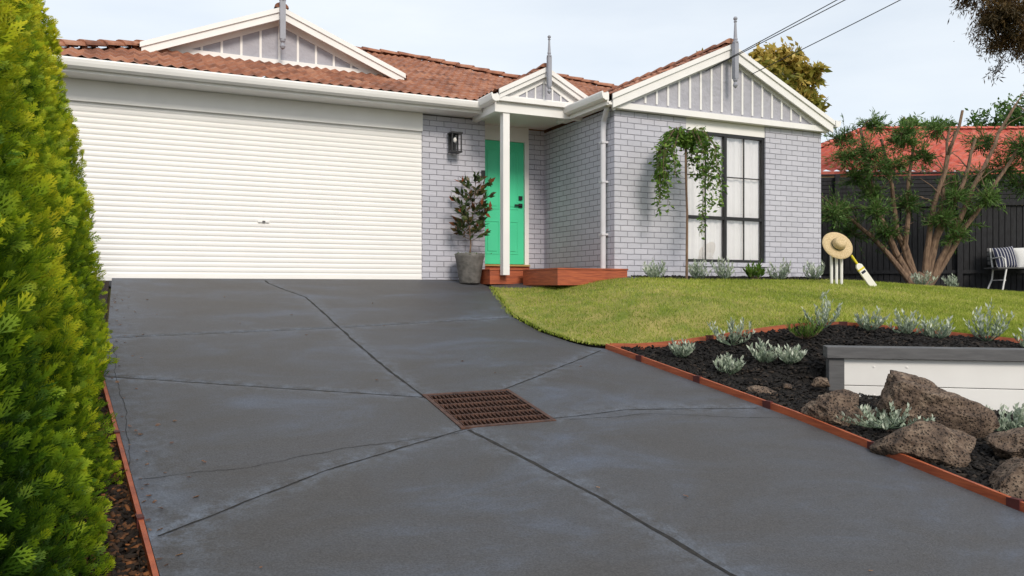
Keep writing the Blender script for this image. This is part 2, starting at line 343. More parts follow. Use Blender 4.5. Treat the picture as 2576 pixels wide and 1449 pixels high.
CR=[densify([(2.05,5.05),(1.2,4.95),(.6,4.8),(.02,4.74)],.04,.012),densify([(2.9,5.12),(3.6,5.1),(4.2,4.9),(4.75,4.72)],.04,.01),densify([(.05,2.9),(.0,4.4),(-.05,6),(-.17,8)],.05,.008)]
def jdist(U,Vv):
    q=np.stack([U.ravel(),Vv.ravel()],1); D=np.full(len(q),9.)
    pd=np.concatenate([densify([tuple(x) for x in pl],.012) for pl in JP])
    order=np.argsort(pd[:,1]); pd=pd[order]
    for i in range(0,len(q),4000):
        c=q[i:i+4000]; lo,hi=c[:,1].min()-.4,c[:,1].max()+.4
        s=pd[(pd[:,1]>lo)&(pd[:,1]<hi)]
        if len(s): 
            dd=((c[:,None,:]-s[None])**2).sum(-1).min(1); D[i:i+4000]=np.sqrt(dd)
    return D.reshape(U.shape)
_dc={}
def dz(U,Vv):
    D=jdist(U,Vv); _dc['d']=D
    return P(Vv)-.010*np.exp(-(D/.028)**2)
G=(2.07,2.76,5.15,5.92)
gridmesh('driveway',np.linspace(0,1,190),np.arange(-2,12.06,.027),dz,'drive',warp=lambda s,v:uL(v)+s*(uR(v)-uL(v)),
   attrs=lambda U,Vv:{'jd':(np.exp(-(_dc['d']/.13)**2)*.65+.6*np.exp(-((U-uL(Vv))/.3)**2)).ravel()},
   keep=lambda u,v: ~((u>G[0])&(u<G[1])&(v>G[2])&(v<G[3])))
drv=bpy.data.objects['driveway']
gridmesh('driveway_porch_end',np.linspace(0,1,60),np.arange(9.4,12.3,.03),lambda u,v:H(u,v)*1+.032,'drive',warp=lambda s,v:uR(v)-.01+s*2.6,keep=lambda u,v:(v>ltop(u)-.03)&(u<6.75),parent=drv)
b=MB()
def ribbon(b,pl,w,z=.0,m=0):
    n=len(pl); d=np.gradient(pl,axis=0); d=nrm(d); nn=np.stack([-d[:,1],d[:,0]],1)
    ww=w*(.55+.9*rng.random(n))/2
    A=pl+nn*ww[:,None]; B=pl-nn*ww[:,None]
    vs=[(p[0],p[1],float(P(p[1]))+z) for p in A]+[(p[0],p[1],float(P(p[1]))+z) for p in B]
    b.add(vs,[(i,i+1,n+i+1,n+i) for i in range(n-1)],m)
for pl,(j,w) in zip(JP,J): ribbon(b,pl,w,-.006)
for pl in CR[:2]: ribbon(b,pl,.004,.003)
ribbon(b,CR[2],.003,.003)
b.build('driveway_joint_gap',['slit'],parent=drv)
b=MB(); b.box(-60,60,-16,-6,-2.40,-2.36); b.build('street',['asphalt'])
b=MB(); b.add([(.5,-6,-2.352),(4.75,-6,-2.352),(4.75,-2,float(P(-2))),(.5,-2,float(P(-2)))],[(0,1,2,3)]); b.build('driveway_apron',['drive'],parent=drv)
# grate
b=MB()
def gp(u,v,z): return (u,v,float(P(v))+z)
def gbox(b,u0,u1,v0,v1,z0,z1,m=0):
    b.add([gp(u0,v0,z0),gp(u1,v0,z0),gp(u1,v1,z0),gp(u0,v1,z0),gp(u0,v0,z1),gp(u1,v0,z1),gp(u1,v1,z1),gp(u0,v1,z1)],[(3,2,1,0),(4,5,6,7),(0,1,5,4),(1,2,6,5),(2,3,7,6),(3,0,4,7)],m)
u0,u1,v0,v1=G[0]-.01,G[1]+.01,G[2]-.01,G[3]+.01
gbox(b,u0-.02,u0+.012,v0-.02,v1+.02,-.1,.007); gbox(b,u1-.012,u1+.02,v0-.02,v1+.02,-.1,.007)
gbox(b,u0+.013,u1-.013,v0-.02,v0+.012,-.1,.006); gbox(b,u0+.013,u1-.013,v1-.012,v1+.02,-.1,.006)
n=20
for i in range(n):
    u=u0+.03+(u1-u0-.06)*i/(n-1); gbox(b,u-.003,u+.003,v0+.013,v1-.013,-.035,.0)
for i in range(5):
    v=v0+(v1-v0)*(i+1)/6; gbox(b,u0+.013,u1-.013,v-.005,v+.005,-.03,.003)
b.box(u0-.05,u1+.05,v0-.05,v1+.05,float(P(v0))-.55,float(P(v0))-.5,1)
gbox(b,u0-.06,u0-.021,v0-.06,v1+.06,-.6,-.02,1);gbox(b,u1+.021,u1+.06,v0-.06,v1+.06,-.6,-.02,1);gbox(b,u0-.02,u1+.02,v0-.06,v0-.021,-.6,-.02,1);gbox(b,u0-.02,u1+.02,v1+.021,v1+.06,-.6,-.02,1)
b.build('drain_grate',['rust','slit'])
# beds & lawn
def bn(u,v): return .012*np.sin(u*9+v*4)*np.sin(v*11-u*3)+.01*np.sin(u*23)*np.sin(v*19)
gridmesh('garden_bed',np.linspace(0,1,240)**1.3,np.arange(-2,14.5,.07),lambda u,v:H(u,v)+.008+bn(u,v)*ss((u-uR(v))*4)*(v<9),'mulch',warp=lambda s,v:uR(v)+.03+s*(22-uR(v)))
gridmesh('garden_bed.001',np.linspace(0,1,30),np.arange(-2,12,.08),lambda u,v:P(v)-.02+bn(u,v),'litter',warp=lambda s,v:uL(v)-.03-s*2.6)
gridmesh('lawn',np.linspace(0,1,300)**1.4,np.linspace(.2,11.2,220),lambda u,v:H(u,v)+.040,'turf',warp=lambda s,v:Lb(v)+.02+s*(23-Lb(v)),keep=lambda u,v:(u<21)&(v<ltop(u)-.02))
lawn=bpy.data.objects['lawn']
N=400000
v=11.1-(11.1-1.5)*rng.random(N)**1.0; w=rng.random(N)
u=Lb(v)+w*(np.minimum(1.75*v+1.0,20)-Lb(v)); ok=(u>Lb(v))&(v<ltop(u)+rng.normal(0,.02,N)); u=u[ok]; v=v[ok]; N=len(u)
edge=(u-Lb(v)<.12)&(v>7.2); u=u-np.where(edge,rng.random(N)*.09,0)
pos=np.stack([u,v,H(u,v)+.03],1); dr=np.stack([rng.normal(0,.6,N),rng.normal(0,.6,N),np.ones(N)],1)
pat=.5+.18*np.sin(u*2.1+1.3*np.sin(v*1.7))+.14*np.sin(v*3.3+u*.7)+.12*np.sin(u*7.7+v*5.1)
inst('grass',*BLADE,pos,dr,.026+.028*rng.random(N),'grass',np.clip(pat*.6+rng.normal(0,.24,N)+.08,0,1),parent=lawn,tipvar=.25)
def chips(name,u,v,hf,matn,parent,size=(.025,.06),up=.35):
    N=len(u); pos=np.stack([u,v,hf(u,v)+.02+.012*rng.random(N)],1)
    a=rng.random(N)*6.28; dr=np.stack([np.cos(a),np.sin(a),rng.normal(0,up,N)],1)
    inst(name,*chip_t(),pos,dr,size[0]+(size[1]-size[0])*rng.random(N),matn,rng.random(N),parent=parent,roll=np.stack([rng.normal(0,.4,N),rng.normal(0,.4,N),np.ones(N)],1))
N=26000; v=1+6.3*rng.random(N); u=uR(v)+.03+rng.random(N)*3.2; ok=(u<Lb(v)-.02); u,v=u[ok],v[ok]
chips('mulch_chips',u,v,H,'chip',bpy.data.objects['garden_bed'])
N=9000; v=9.42+.75*rng.random(N); u=6.8+9*rng.random(N)
chips('mulch_chips_house',u,v,H,'chip',bpy.data.objects['garden_bed'],size=(.03,.07))
N=13000; v=1.5+6*rng.random(N); u=uL(v)-.03-rng.random(N)*.8
chips('leaf_litter',u,v,lambda u,v:P(v)-.02,'brownchip',bpy.data.objects['garden_bed.001'],size=(.02,.06))
N=130; v=2+9*rng.random(N)**1.3; u=np.where(rng.random(N)<.85,uL(v)+rng.exponential(.09,N),uL(v)+rng.random(N)*4.4)
ok=(u<uR(v)-.05); u,v=u[ok],v[ok]; N=len(u)
a=rng.random(N)*6.28
inst('fallen_leaves',*sprig_t(),np.stack([u,v,P(v)+.006],1),np.stack([np.cos(a),np.sin(a),.05+0*a],1),.02+.03*rng.random(N),'leafdry',rng.random(N),roll=np.tile([0,0,1.],(N,1))+rng.normal(0,.15,(N,3)))

def edging(name,pts,zt,zb,th,hf,stakes=None,side=1,m='jarrah'):
    b=MB(); pl=densify(pts,.25); d=nrm(np.gradient(pl,axis=0)); nn=np.stack([d[:,1],-d[:,0]],1)
    for i in range(len(pl)-1):
        a,c=pl[i],pl[i+1]; na,nc=nn[i]*th,nn[i+1]*th
        ha,hc=float(hf(*a)),float(hf(*c))
        b.add([(a[0],a[1],ha+zb),(c[0],c[1],hc+zb),(c[0]+nc[0],c[1]+nc[1],hc+zb),(a[0]+na[0],a[1]+na[1],ha+zb),
               (a[0],a[1],ha+zt),(c[0],c[1],hc+zt),(c[0]+nc[0],c[1]+nc[1],hc+zt),(a[0]+na[0],a[1]+na[1],ha+zt)],[(4,5,6,7),(0,1,5,4),(2,3,7,6),(3,2,1,0)])
    if stakes:
        L=0
        for i in range(len(pl)-1):
            L+=math.dist(pl[i],pl[i+1])
            if L>stakes:
                L=0; a=pl[i]; h=float(hf(*a)); 
                ang=math.atan2(d[i][1],d[i][0]); b.box(-.04,.04,-th-.006,.004,zb,zt+.004,1,frame(a[0],a[1],ang,h))
    return b.build(name,[m,'stake'])
Pd=lambda u,v:P(v)
edging('garden_edging',[(4.52,7.17),(4.75,4.75),(4.75,-2)],.055,-.1,.025,Pd,stakes=.8)
edging('garden_edging.001',[(.5,-2),(.23,2),(.085,3.64),(-.225,6.94),(-.285,9)][::-1],.05,-.1,.022,Pd,stakes=1.2)
edging('garden_edging.002',[(4.55,7.17),(5.5,6.72),(6.5,6.2),(7.9,5.1),(9.5,3.8),(12.5,1.4)],.06,-.12,.03,H,stakes=1.1)

# retaining wall
W=frame(WA[0],WA[1],math.atan2(WD[1],WD[0]))
b=MB(); L=6
b.box(-.12,L,-.13,.09,-.625,-.525,1,W)
b.box(-.10,.03,-.10,.06,-1.5,-.627,1,W)
for k in range(3):
    z1=-.630-k*.243; b.box(.032,L-.1,-.075,-.03,z1-.237,z1,0,W)
for x in (1.9,3.8,5.7): b.box(x,x+.1,-.028,.05,-1.6,-.63,1,W)
for x in (.28,.55,1.6,2.6):
    for z_ in (-.70,-.95): b.lathe([(.012,0),(.010,.004),(0,.005)],10,0,W@Matrix.Translation((x,-.075,z_))@Matrix.Rotation(math.pi/2,4,'X'))
b.build('retaining_wall',['white','darkgrey'],bevel=.006)
# rocks
def noise3(p,s,seed):
    r=np.random.default_rng(seed); out=0
    for k in range(7):
        d=r.normal(size=3); d/=np.linalg.norm(d); f=s*(1.5**k)/1.6; out=out+np.sin(p@d*f+r.random()*6.28)/(1.35**k)
    return out
def rock(u,v,h,rx,ry,rz,seed,tilt=0):
    bm=bmesh.new(); bmesh.ops.create_icosphere(bm,subdivisions=6 if rx>.18 else 4,radius=1)
    co=np.array([x.co[:] for x in bm.verts]); r=np.random.default_rng(seed)
    for k in range(15):
        d=r.normal(size=3); d/=np.linalg.norm(d); lim=.55+.28*r.random(); q=co@d; ex=np.maximum(q-lim,0); co-=ex[:,None]*d*.9
    nz=noise3(co,2.6,seed); n2=noise3(co,8,seed+1); n3_=noise3(co,26,seed+2); n4=noise3(co,48,seed+3)
    pits=-np.maximum(n3_-1.0,0)*.03-np.maximum(n4-1.1,0)*.02
    co*= (1.04+.06*nz+.035*n2-.03*np.abs(n2)+.010*n3_+pits)[:,None]
    for x,c in zip(bm.verts,co): x.co=c
    me=bpy.data.meshes.new('rock'); bm.to_mesh(me); bm.free(); me.materials.append(M['rock'])
    me.polygons.foreach_set('use_smooth',[True]*len(me.polygons))
    ob=bpy.data.objects.new('rock',me); S.collection.objects.link(ob); ob.location=(u,v,h); ob.scale=(rx*1.15,ry*1.15,rz*1.2); ob.rotation_euler=(0,tilt,-TH)
rock(4.97,3.76,-1.11,.30,.21,.19,11,.15); rock(5.56,4.24,-.99,.42,.27,.24,5,.35); rock(4.97,4.55,-1.0,.22,.19,.16,23)
rock(4.97,5.42,-.955,.2,.14,.09,31); rock(5.66,3.5,-1.12,.25,.2,.15,8,-.2); rock(4.98,3.12,-1.23,.2,.18,.15,44)
rock(5.5,5.2,-.84,.08,.06,.04,51); rock(5.2,5.3,-.87,.05,.04,.03,52); rock(6.2,3.3,-1.12,.3,.25,.2,61); rock(5.3,4.5,-1.03,.1,.08,.06,53); rock(5.0,2.5,-1.32,.22,.2,.17,64)
rock(5.35,3.2,-1.2,.14,.12,.1,71)

# plants
def bush(name,u,v,r,h,matn,nst=16,lf=14,ll=.055,seed=0,tmpl=NARROW,spread=1.0,z=None):
    rg=np.random.default_rng(seed); z=float(H(u,v))+.01 if z is None else z
    pos=[];dr=[];var=[];b=MB(); base=Vector((u,v,z))
    for s in range(nst):
        a=rg.random()*6.28; rr=r*spread*math.sqrt(rg.random()); hh=h*(.5+.5*rg.random())*(1-.35*(rr/r)**2)
        top=base+Vector((math.cos(a)*rr,math.sin(a)*rr,hh)); mid=base.lerp(top,.5)+Vector((math.cos(a)*rr*.15,math.sin(a)*rr*.15,-.05*h))
        b.tube([base,mid,top],[.004,.003,.0015],4)
        for k in range(lf):
            t=.25+.75*(k+rg.random())/lf; p=base.lerp(mid,t*2) if t<.5 else mid.lerp(top,t*2-1)
            aa=rg.random()*6.28; d=Vector((math.cos(aa),math.sin(aa),.5+.8*t))+(top-base).normalized()*.6
            pos.append(p);dr.append(d);var.append(min(1,max(0,.25+.5*t+rg.normal(0,.18))))
    e=empty(name); b.build('stems',['bark' if matn!='silver' else 'silver'],parent=e)
    inst('leaves',*tmpl,np.array(pos),np.array(dr),ll*(.7+.6*rng.random(len(pos))),matn,np.array(var),parent=e)
WIDE=([(0,0,0),(.17,.5,.04),(0,1,-.03),(-.17,.5,.04)],[(0,1,2,3)])
sp=[(4.95,6.5,.16,.22),(5.55,6.42,.26,.34),(5.02,5.85,.16,.2),(5.44,5.85,.15,.22),(5.58,5.66,.14,.2),(6.45,6.08,.22,.42),(6.75,5.75,.18,.26),(7.0,5.5,.2,.3),(7.15,5.3,.16,.26),(7.62,5.1,.24,.45),(7.75,4.75,.2,.34),(8.2,4.4,.25,.36)]
for i,(u,v,r,h) in enumerate(sp): bush('silver_bush',u,v,r,h,'silver',nst=19,lf=15,ll=.05,seed=i,tmpl=WIDE)
bush('spurge_plant',6.12,5.98,.2,.24,'greenleaf',nst=30,lf=18,ll=.05,seed=40)
bush('silver_bush',5.12,4.2,.36,.2,'silver',nst=36,lf=13,ll=.04,seed=50,tmpl=LEAF,z=-1.06)
bush('silver_bush',6.25,3.98,.3,.24,'silver',nst=36,lf=12,ll=.045,seed=51,tmpl=LEAF)
for i,(u,g) in enumerate([(6.97,0),(7.75,0),(8.24,0),(8.86,1),(9.4,0),(10.15,0)]):
    bush('green_bush' if g else 'silver_bush',u,9.72,.21 if not g else .17,.31+.05*(i%3),'greenleaf' if g else 'silver',nst=20,lf=12,ll=.065 if not g else .09,seed=60+i,tmpl=WIDE)
bush('silver_bush',12.6,9.6,.22,.28,'silver',nst=18,lf=11,ll=.07,seed=70,tmpl=WIDE); bush('silver_bush',13.4,9.6,.2,.25,'silver',nst=18,lf=11,ll=.07,seed=71,tmpl=WIDE)

# ---------------------------------------------------------------- hedge
hedge=empty('conifer_hedge')
hpos=[];hd=[];hv=[];hs=[];core=MB()
HC=-1.12
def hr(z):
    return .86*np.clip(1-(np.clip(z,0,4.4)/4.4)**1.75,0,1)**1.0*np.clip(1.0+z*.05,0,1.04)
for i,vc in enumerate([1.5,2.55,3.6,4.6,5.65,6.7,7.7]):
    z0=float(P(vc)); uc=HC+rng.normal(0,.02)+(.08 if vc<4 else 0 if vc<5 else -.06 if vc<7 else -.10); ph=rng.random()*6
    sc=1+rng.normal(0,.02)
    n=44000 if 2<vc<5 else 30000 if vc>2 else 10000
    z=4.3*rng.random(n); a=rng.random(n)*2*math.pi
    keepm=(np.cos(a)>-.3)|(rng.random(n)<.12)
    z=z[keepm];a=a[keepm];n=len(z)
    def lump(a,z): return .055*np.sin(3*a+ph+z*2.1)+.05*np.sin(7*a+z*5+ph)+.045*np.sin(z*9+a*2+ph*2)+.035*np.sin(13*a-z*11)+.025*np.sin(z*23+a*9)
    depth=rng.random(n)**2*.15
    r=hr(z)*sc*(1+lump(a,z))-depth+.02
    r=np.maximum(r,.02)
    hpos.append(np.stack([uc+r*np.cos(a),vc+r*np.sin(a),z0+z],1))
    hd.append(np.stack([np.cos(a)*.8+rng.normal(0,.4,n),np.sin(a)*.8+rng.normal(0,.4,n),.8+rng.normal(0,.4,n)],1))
    hv.append(np.clip(.22+.15*z+2.1*lump(a,z)-depth*3.0+rng.normal(0,.11,n),0,1))  # height term paints the sunlit hedge top into the leaf colour
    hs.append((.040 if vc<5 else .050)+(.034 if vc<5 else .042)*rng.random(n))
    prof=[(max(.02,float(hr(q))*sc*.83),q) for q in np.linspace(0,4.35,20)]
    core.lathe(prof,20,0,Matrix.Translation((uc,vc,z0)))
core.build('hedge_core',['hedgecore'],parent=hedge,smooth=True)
hp=np.concatenate(hpos); 
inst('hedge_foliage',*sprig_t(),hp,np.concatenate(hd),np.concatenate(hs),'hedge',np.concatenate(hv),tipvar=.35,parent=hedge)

# ---------------------------------------------------------------- house
house=empty('brick_house')
br=MB()
WF=10.145; WT=2.72
br.box(6.52,7.85,WF,WF+.1,-.4,WT); br.box(9.48,10.73,WF,WF+.1,-.4,WT); br.box(7.851,9.479,WF,WF+.1,-.4,.40)
br.box(6.52,6.62,WF+.101,12.6,-.4,WT); br.box(10.63,10.73,WF+.101,20,-.4,WT)
br.box(4.135,5.22,12.03,12.6,-.3,WT+.03); br.box(6.2,6.519,12.41,12.6,-.3,WT+.03)
br.box(-1.12,-.87,12.03,12.6,-.3,WT); br.box(-1.12,-1.0,12.601,20,-.3,WT); br.box(-1.12,10.73,20.001,20.1,-.3,WT)
br.box(7.80,9.53,WF-.02,WF+.03,.345,.412)
br.build('brick_walls',['brick'],parent=house)
# window
wn=MB()
wn.box(7.85,9.48,WF+.02,WF+.08,2.50,WT,0)
F0,F1,Z0,Z1=7.855,9.475,.415,2.498
y0,y1=WF+.03,WF+.085
wn.box(F0,F0+.045,y0,y1,Z0,Z1,1);wn.box(F1-.045,F1,y0,y1,Z0,Z1,1);wn.box(F0+.046,F1-.046,y0,y1,Z0,Z0+.045,1);wn.box(F0+.046,F1-.046,y0,y1,Z1-.045,Z1,1)
um=(F0+F1)/2; zm=1.13
wn.box(um-.025,um+.025,y0,y1,Z0+.046,Z1-.046,1)
for a,c in ((F0+.046,um-.026),(um+.026,F1-.046)):
    wn.box(a,c,y0+.004,y1,zm-.026,zm+.026,1)
    wn.box(a,c,y0+.012,y0+.03,1.80-.008,1.80+.008,1)
    mc=(a+c)/2; wn.box(mc-.008,mc+.008,y0+.013,y0+.031,Z0+.046,zm-.027,1); wn.box(mc-.008,mc+.008,y0+.013,y0+.031,zm+.027,Z1-.046,1)
gy=y0+.037
wn.add([(F0+.02,gy,Z0+.02),(F1-.02,gy,Z0+.02),(F1-.02,gy,Z1-.02),(F0+.02,gy,Z1-.02)],[(0,1,2,3)],2)
wn.build('window',['white','black','glass'],parent=house)
cu=MB(); n=260; xs=np.linspace(F0-.01,F1+.01,n); amp=.012
ys=WF+.112+amp*np.sin(xs*42+2*np.sin(xs*6))+.005*np.sin(xs*90)
cu.add([(x,y,.405) for x,y in zip(xs,ys)]+[(x,y,2.51) for x,y in zip(xs,ys)],[(i,i+1,n+i+1,n+i) for i in range(n-1)])
cu.build('curtain',['curtain'],parent=house,smooth=True)
rm=MB(); rm.box(6.7,10.5,WF+.5,WF+.55,-.2,2.7); rm.build('room_wall',['room'],parent=house)
# white joinery
w=MB()
w.box(-1.0,4.134,12.00,12.05,2.485,2.77)
w.box(-1.6,5.0,11.62,12.1,2.772,2.80)
w.box(-1.6,5.04,11.58,11.615,2.76,2.93)
w.box(5.0,6.519,11.2,12.42,2.775,2.80)
w.box(4.98,6.53,11.10,11.18,2.70,2.90)
w.box(4.98,5.06,11.181,11.99,2.70,2.90)
w.box(5.131,5.24,11.12,11.235,.20,2.699)
w.box(5.225,5.27,12.37,12.44,.40,2.56);w.box(6.12,6.198,12.37,12.44,.40,2.56);w.box(5.271,6.119,12.37,12.44,2.52,2.56)
w.box(5.225,6.198,12.38,12.43,2.561,2.774)
w.box(6.45,10.80,10.03,10.14,2.68,2.77)
w.box(6.32,6.50,10.0,11.6,2.735,2.76)
w.box(6.29,6.32,9.99,11.5,2.70,2.86)
w.box(10.82,10.85,10.0,14,2.70,2.86); w.box(10.74,10.819,10.0,14,2.735,2.76)
w.box(6.30,6.53,9.99,10.13,2.71,2.734)
def gable(w,g,uc,half,ha,he,yb,yi,bw,base,tan,nb,bat=.035,back=.05):
    w.board((uc-half,he),(uc,ha),bw,yb,yb+.03); w.board((uc,ha),(uc+half,he),bw,yb,yb+.0301)
    w.board((uc-half-.02,he+.03),(uc,ha+.035),.075,yb-.025,yb-.001); w.board((uc,ha+.035),(uc+half+.02,he+.03),.0751,yb-.0251,yb-.001)
    w.board((uc-half,he-.05),(uc,ha-.05),.015,yb+.031,yi+.02); w.board((uc,ha-.05),(uc+half,he-.05),.0151,yb+.031,yi+.0201)
    g.prism([(uc-half+.05,base),(uc+half-.05,base),(uc,ha-.055)],yi,yi+.04)
    top=lambda u: ha-.06-tan*abs(u-uc)
    w.board((uc-half+.06,he-.06),(uc,ha-.06),.13,yi-.024,yi-.001); w.board((uc,ha-.06),(uc+half-.06,he-.06),.1301,yi-.0241,yi-.001)
    for i in range(nb):
        u=uc-half+.12+(2*half-.24)*(i+.5)/nb
        t=top(u)-.1
        if t>base+.06: w.box(u-bat/2,u+bat/2,yi-.018,yi-.0005,base+.05,t)
gr=MB()
gable(w,gr,8.60,2.22,3.85,2.83,9.96,10.08,.17,2.76,.457,20)
gable(w,gr,2.12,2.02,4.42,3.60,12.98,13.22,.15,3.60,.404,13)
w.box(.25,3.99,13.17,13.22,3.58,3.67)
gable(w,gr,5.83,.80,3.42,3.00,11.02,11.12,.11,2.90,.52,9,bat=.025)
w.box(5.0,6.52,11.085,11.12,2.901,2.96)
w.box(5.0,6.66,11.03,11.09,2.86,2.93)
w.build('white_joinery',['white'],parent=house)
gr.build('gable_panels',['stucco'],parent=house)
gt=MB()
prof=[(0,.0),(0,.10),(-.015,.115),(-.03,.115),(-.03,.10),(-.095,.095),(-.10,.115),(-.115,.12),(-.122,.10),(-.115,.06),(-.10,.02),(-.06,-.005)]
def gutter(p0,p1,h,out):
    n=len(prof); vs=[]
    for p in (p0,p1):
        for o,z in prof: vs.append((p[0]-out[0]*o*1.0,p[1]-out[1]*o*1.0,h+z))
    gt.add(vs,[tuple(range(n)),tuple(range(2*n-1,n-1,-1))]+[(i,i+n,(i+1)%n+n,(i+1)%n) for i in range(n)])
gutter((-1.6,11.578),(4.93,11.578),2.80,(0,-1))
gutter((4.978,11.55),(4.978,10.95),2.83,(-1,0))
gutter((6.288,9.93),(6.288,11.3),2.76,(-1,0))
gutter((10.852,9.93),(10.852,13.5),2.76,(1,0))
gutter((-1.6,20),(-1.6,11.5),2.80,(-1,0))
gt.build('gutters',['white'],parent=house)
gt=MB()
gt.tube([(6.40,10.16,2.80),(6.40,10.17,2.68),(6.455,10.34,2.54),(6.455,10.36,2.4),(6.455,10.36,.24)],[.042]*5,14)
for z in (.8,1.6,2.2): gt.box(6.405,6.519,10.31,10.41,z,z+.03)
gt.build('downpipe',['pipe'],parent=house)
# garage roller door
gd=MB(); prof=[]; z=.15; pitch=.0735
while z<2.485:
    for k,(dz_,dy) in enumerate([(0,.0085),(.12,.003),(.3,0),(.62,0),(.8,.003),(.93,.0085)]): prof.append((z+dz_*pitch,dy))
    z+=pitch
n=len(prof); X0,X1=-.9,4.134
gd.add([(X0,12.05+p[1],p[0]) for p in prof]+[(X1,12.05+p[1],p[0]) for p in prof],[(i,n+i,n+i+1,i+1) for i in range(n-1)])
gd.box(X0,X1,12.03,12.075,.10,.15); gd.box(1.63,1.79,12.03,12.045,.955,.98); gd.box(1.69,1.73,12.022,12.03,.955,.98,1)
gd.build('garage_roller_door',['door_white','darkgrey'],parent=house)
gdd=MB(); gdd.box(-.95,4.13,12.0,12.2,.02,.1); gdd.build('garage_threshold',['drive'],parent=house)
# front door
fd=MB(); dU0,dU1=5.272,6.118
fd.box(dU0,dU1,12.41,12.45,.41,2.518)
for (a,c,z0,z1) in [(dU0+.11,5.655,1.35,2.38),(5.735,dU1-.11,1.35,2.38),(dU0+.11,5.655,.58,1.15),(5.735,dU1-.11,.58,1.15)]:
    t=.018
    fd.box(a,c,12.402,12.409,z0,z0+t);fd.box(a,c,12.402,12.409,z1-t,z1);fd.box(a,a+t,12.402,12.409,z0+t+.0005,z1-t-.0005);fd.box(c-t,c,12.402,12.409,z0+t+.0005,z1-t-.0005)
    fd.box(a+.05,c-.05,12.400,12.409,z0+.05,z1-.05)
fd.box(6.015,6.085,12.385,12.409,1.52,1.59,1); fd.box(6.015,6.085,12.385,12.409,1.39,1.46,1); fd.box(5.93,6.07,12.36,12.384,1.415,1.442,1)
fd.box(5.23,6.19,12.30,12.46,.37,.40,2)
fd.box(5.15,5.215,12.0,12.029,1.80,1.93,1)
fd.build('front_door',['green','black','brass'],parent=house,bevel=.003)
fs=MB(); fs.box(5.224,6.198,12.34,12.55,.1,.368); fs.build('door_step',['jarrah'],parent=house)
# wall lantern
wl=MB(); cx,cz=4.64,2.33
wl.box(cx-.045,cx+.045,12.0,12.029,cz-.11,cz+.17,0)
wl.box(cx-.02,cx+.02,11.93,12.0,cz+.14,cz+.16,0)
a0,a1,b0,b1=cx-.085,cx+.085,11.81,11.98
wl.box(a0-.012,a1+.012,b0-.012,b1+.012,cz+.13,cz+.155,0); wl.box(a0-.006,a1+.006,b0-.006,b1+.006,cz-.17,cz-.145,0)
for x in (a0,a1-.018):
    for y in (b0,b1-.018): wl.box(x,x+.018,y,y+.018,cz-.145,cz+.13,0)
wl.tube([(cx,11.90,cz-.14),(cx,11.90,cz-.02)],[.018,.018],10,0); wl.lathe([(.0,-.04),(.022,-.02),(.03,.01),(.02,.04),(0,.06)],12,2,Matrix.Translation((cx,11.90,cz+.03)))
wl.build('wall_lantern',['black','glass','white'])

# roofs
def slope(poly,org,e,up,h0,tan,matn='tile',T=None,name='roof_tiles',parent=None,ds=.0375,amp=1.0,per=.15):
    e=np.array(e,float); up=np.array(up,float); org=np.array(org,float)
    q=np.array(poly)-org; s=q@e; t=q@up
    s0=math.floor(s.min()/.3)*.3-.3; s1=s.max()+.3; ns=int((s1-s0)/ds)+1; ss_=s0+np.arange(ns)*ds
    k0=math.floor(t.min()/.32)-1; k1=math.ceil(t.max()/.32)+1
    off=org@e; ph=(ss_+off)/per; wave=amp*(.017*np.cos(2*np.pi*ph))
    V=[];F=[];row=0
    jit=np.random.default_rng(3)
    for k in range(k0,k1):
        sh=jit.normal(0,.006,ns//8+2)
        for tt,lift in ((k*.32,.034*amp),(k*.32+.3199,.0)):
            j=jit.normal(0,.0015,ns)+np.repeat(sh,8)[:ns]*.6
            pts=org[None]+ss_[:,None]*e+tt*up
            z=h0+tan*tt+wave+lift+j
            for p,zz in zip(pts,z): V.append((p[0],p[1],zz))
            if row>0:
                o=(row-1)*ns
                for i in range(ns-1): F.append((o+i,o+i+1,o+ns+i+1,o+ns+i))
            row+=1
    me=bpy.data.meshes.new(name); me.from_pydata(V,[],F)
    bm=bmesh.new(); bm.from_mesh(me)
    P_=np.array(poly); c=P_.mean(0)
    for a,b2 in zip(P_,np.roll(P_,-1,axis=0)):
        d=b2-a; n=np.array([d[1],-d[0]]); 
        if np.dot(n,c-a)>0: n=-n
        n=n/np.linalg.norm(n)
        bmesh.ops.bisect_plane(bm,geom=bm.verts[:]+bm.edges[:]+bm.faces[:],plane_co=(a[0],a[1],0),plane_no=(n[0],n[1],0),clear_outer=True)
    bm.to_mesh(me); bm.free(); me.materials.append(M[matn])
    ob=bpy.data.objects.new(name,me); S.collection.objects.link(ob); ob.parent=parent
    if T is not None: ob.matrix_world=T
    return ob
t22=.404
E=11.47
slope([(-1.6,E),(7.28,E),(7.28,15),(5.57,16.7),(3.6,16.7)],(0,E),(1,0),(0,1),2.90,t22,parent=house)
slope([(7.28,E),(10.8,E),(10.8,14.9),(9,16.7),(7.28,15)],(0,E),(1,0),(0,1),2.90,t22,parent=house)
slope([(-1.63,E),(3.6,16.7),(-1.63,21.9)],(-1.63,0),(0,1),(1,0),2.90,t22,parent=house)
slope([(.02,12.98),(2.12,12.98),(2.12,15.3),(.02,13.15)],(.02,0),(0,1),(1,0),3.575,t22,parent=house)
slope([(4.22,12.98),(2.12,12.98),(2.12,15.3),(4.22,13.15)],(4.22,0),(0,1),(-1,0),3.575,t22,parent=house)
slope([(6.28,9.97),(8.6,9.97),(8.6,14.2),(6.28,11.5)],(6.28,0),(0,1),(1,0),2.82,.455,parent=house)
slope([(10.92,9.97),(8.6,9.97),(8.6,14.2),(10.92,14.2)],(10.92,0),(0,1),(-1,0),2.82,.455,parent=house)
slope([(4.98,11.04),(5.83,11.04),(5.83,13.0),(4.98,11.9)],(4.98,0),(0,1),(1,0),3.0,.52,parent=house)
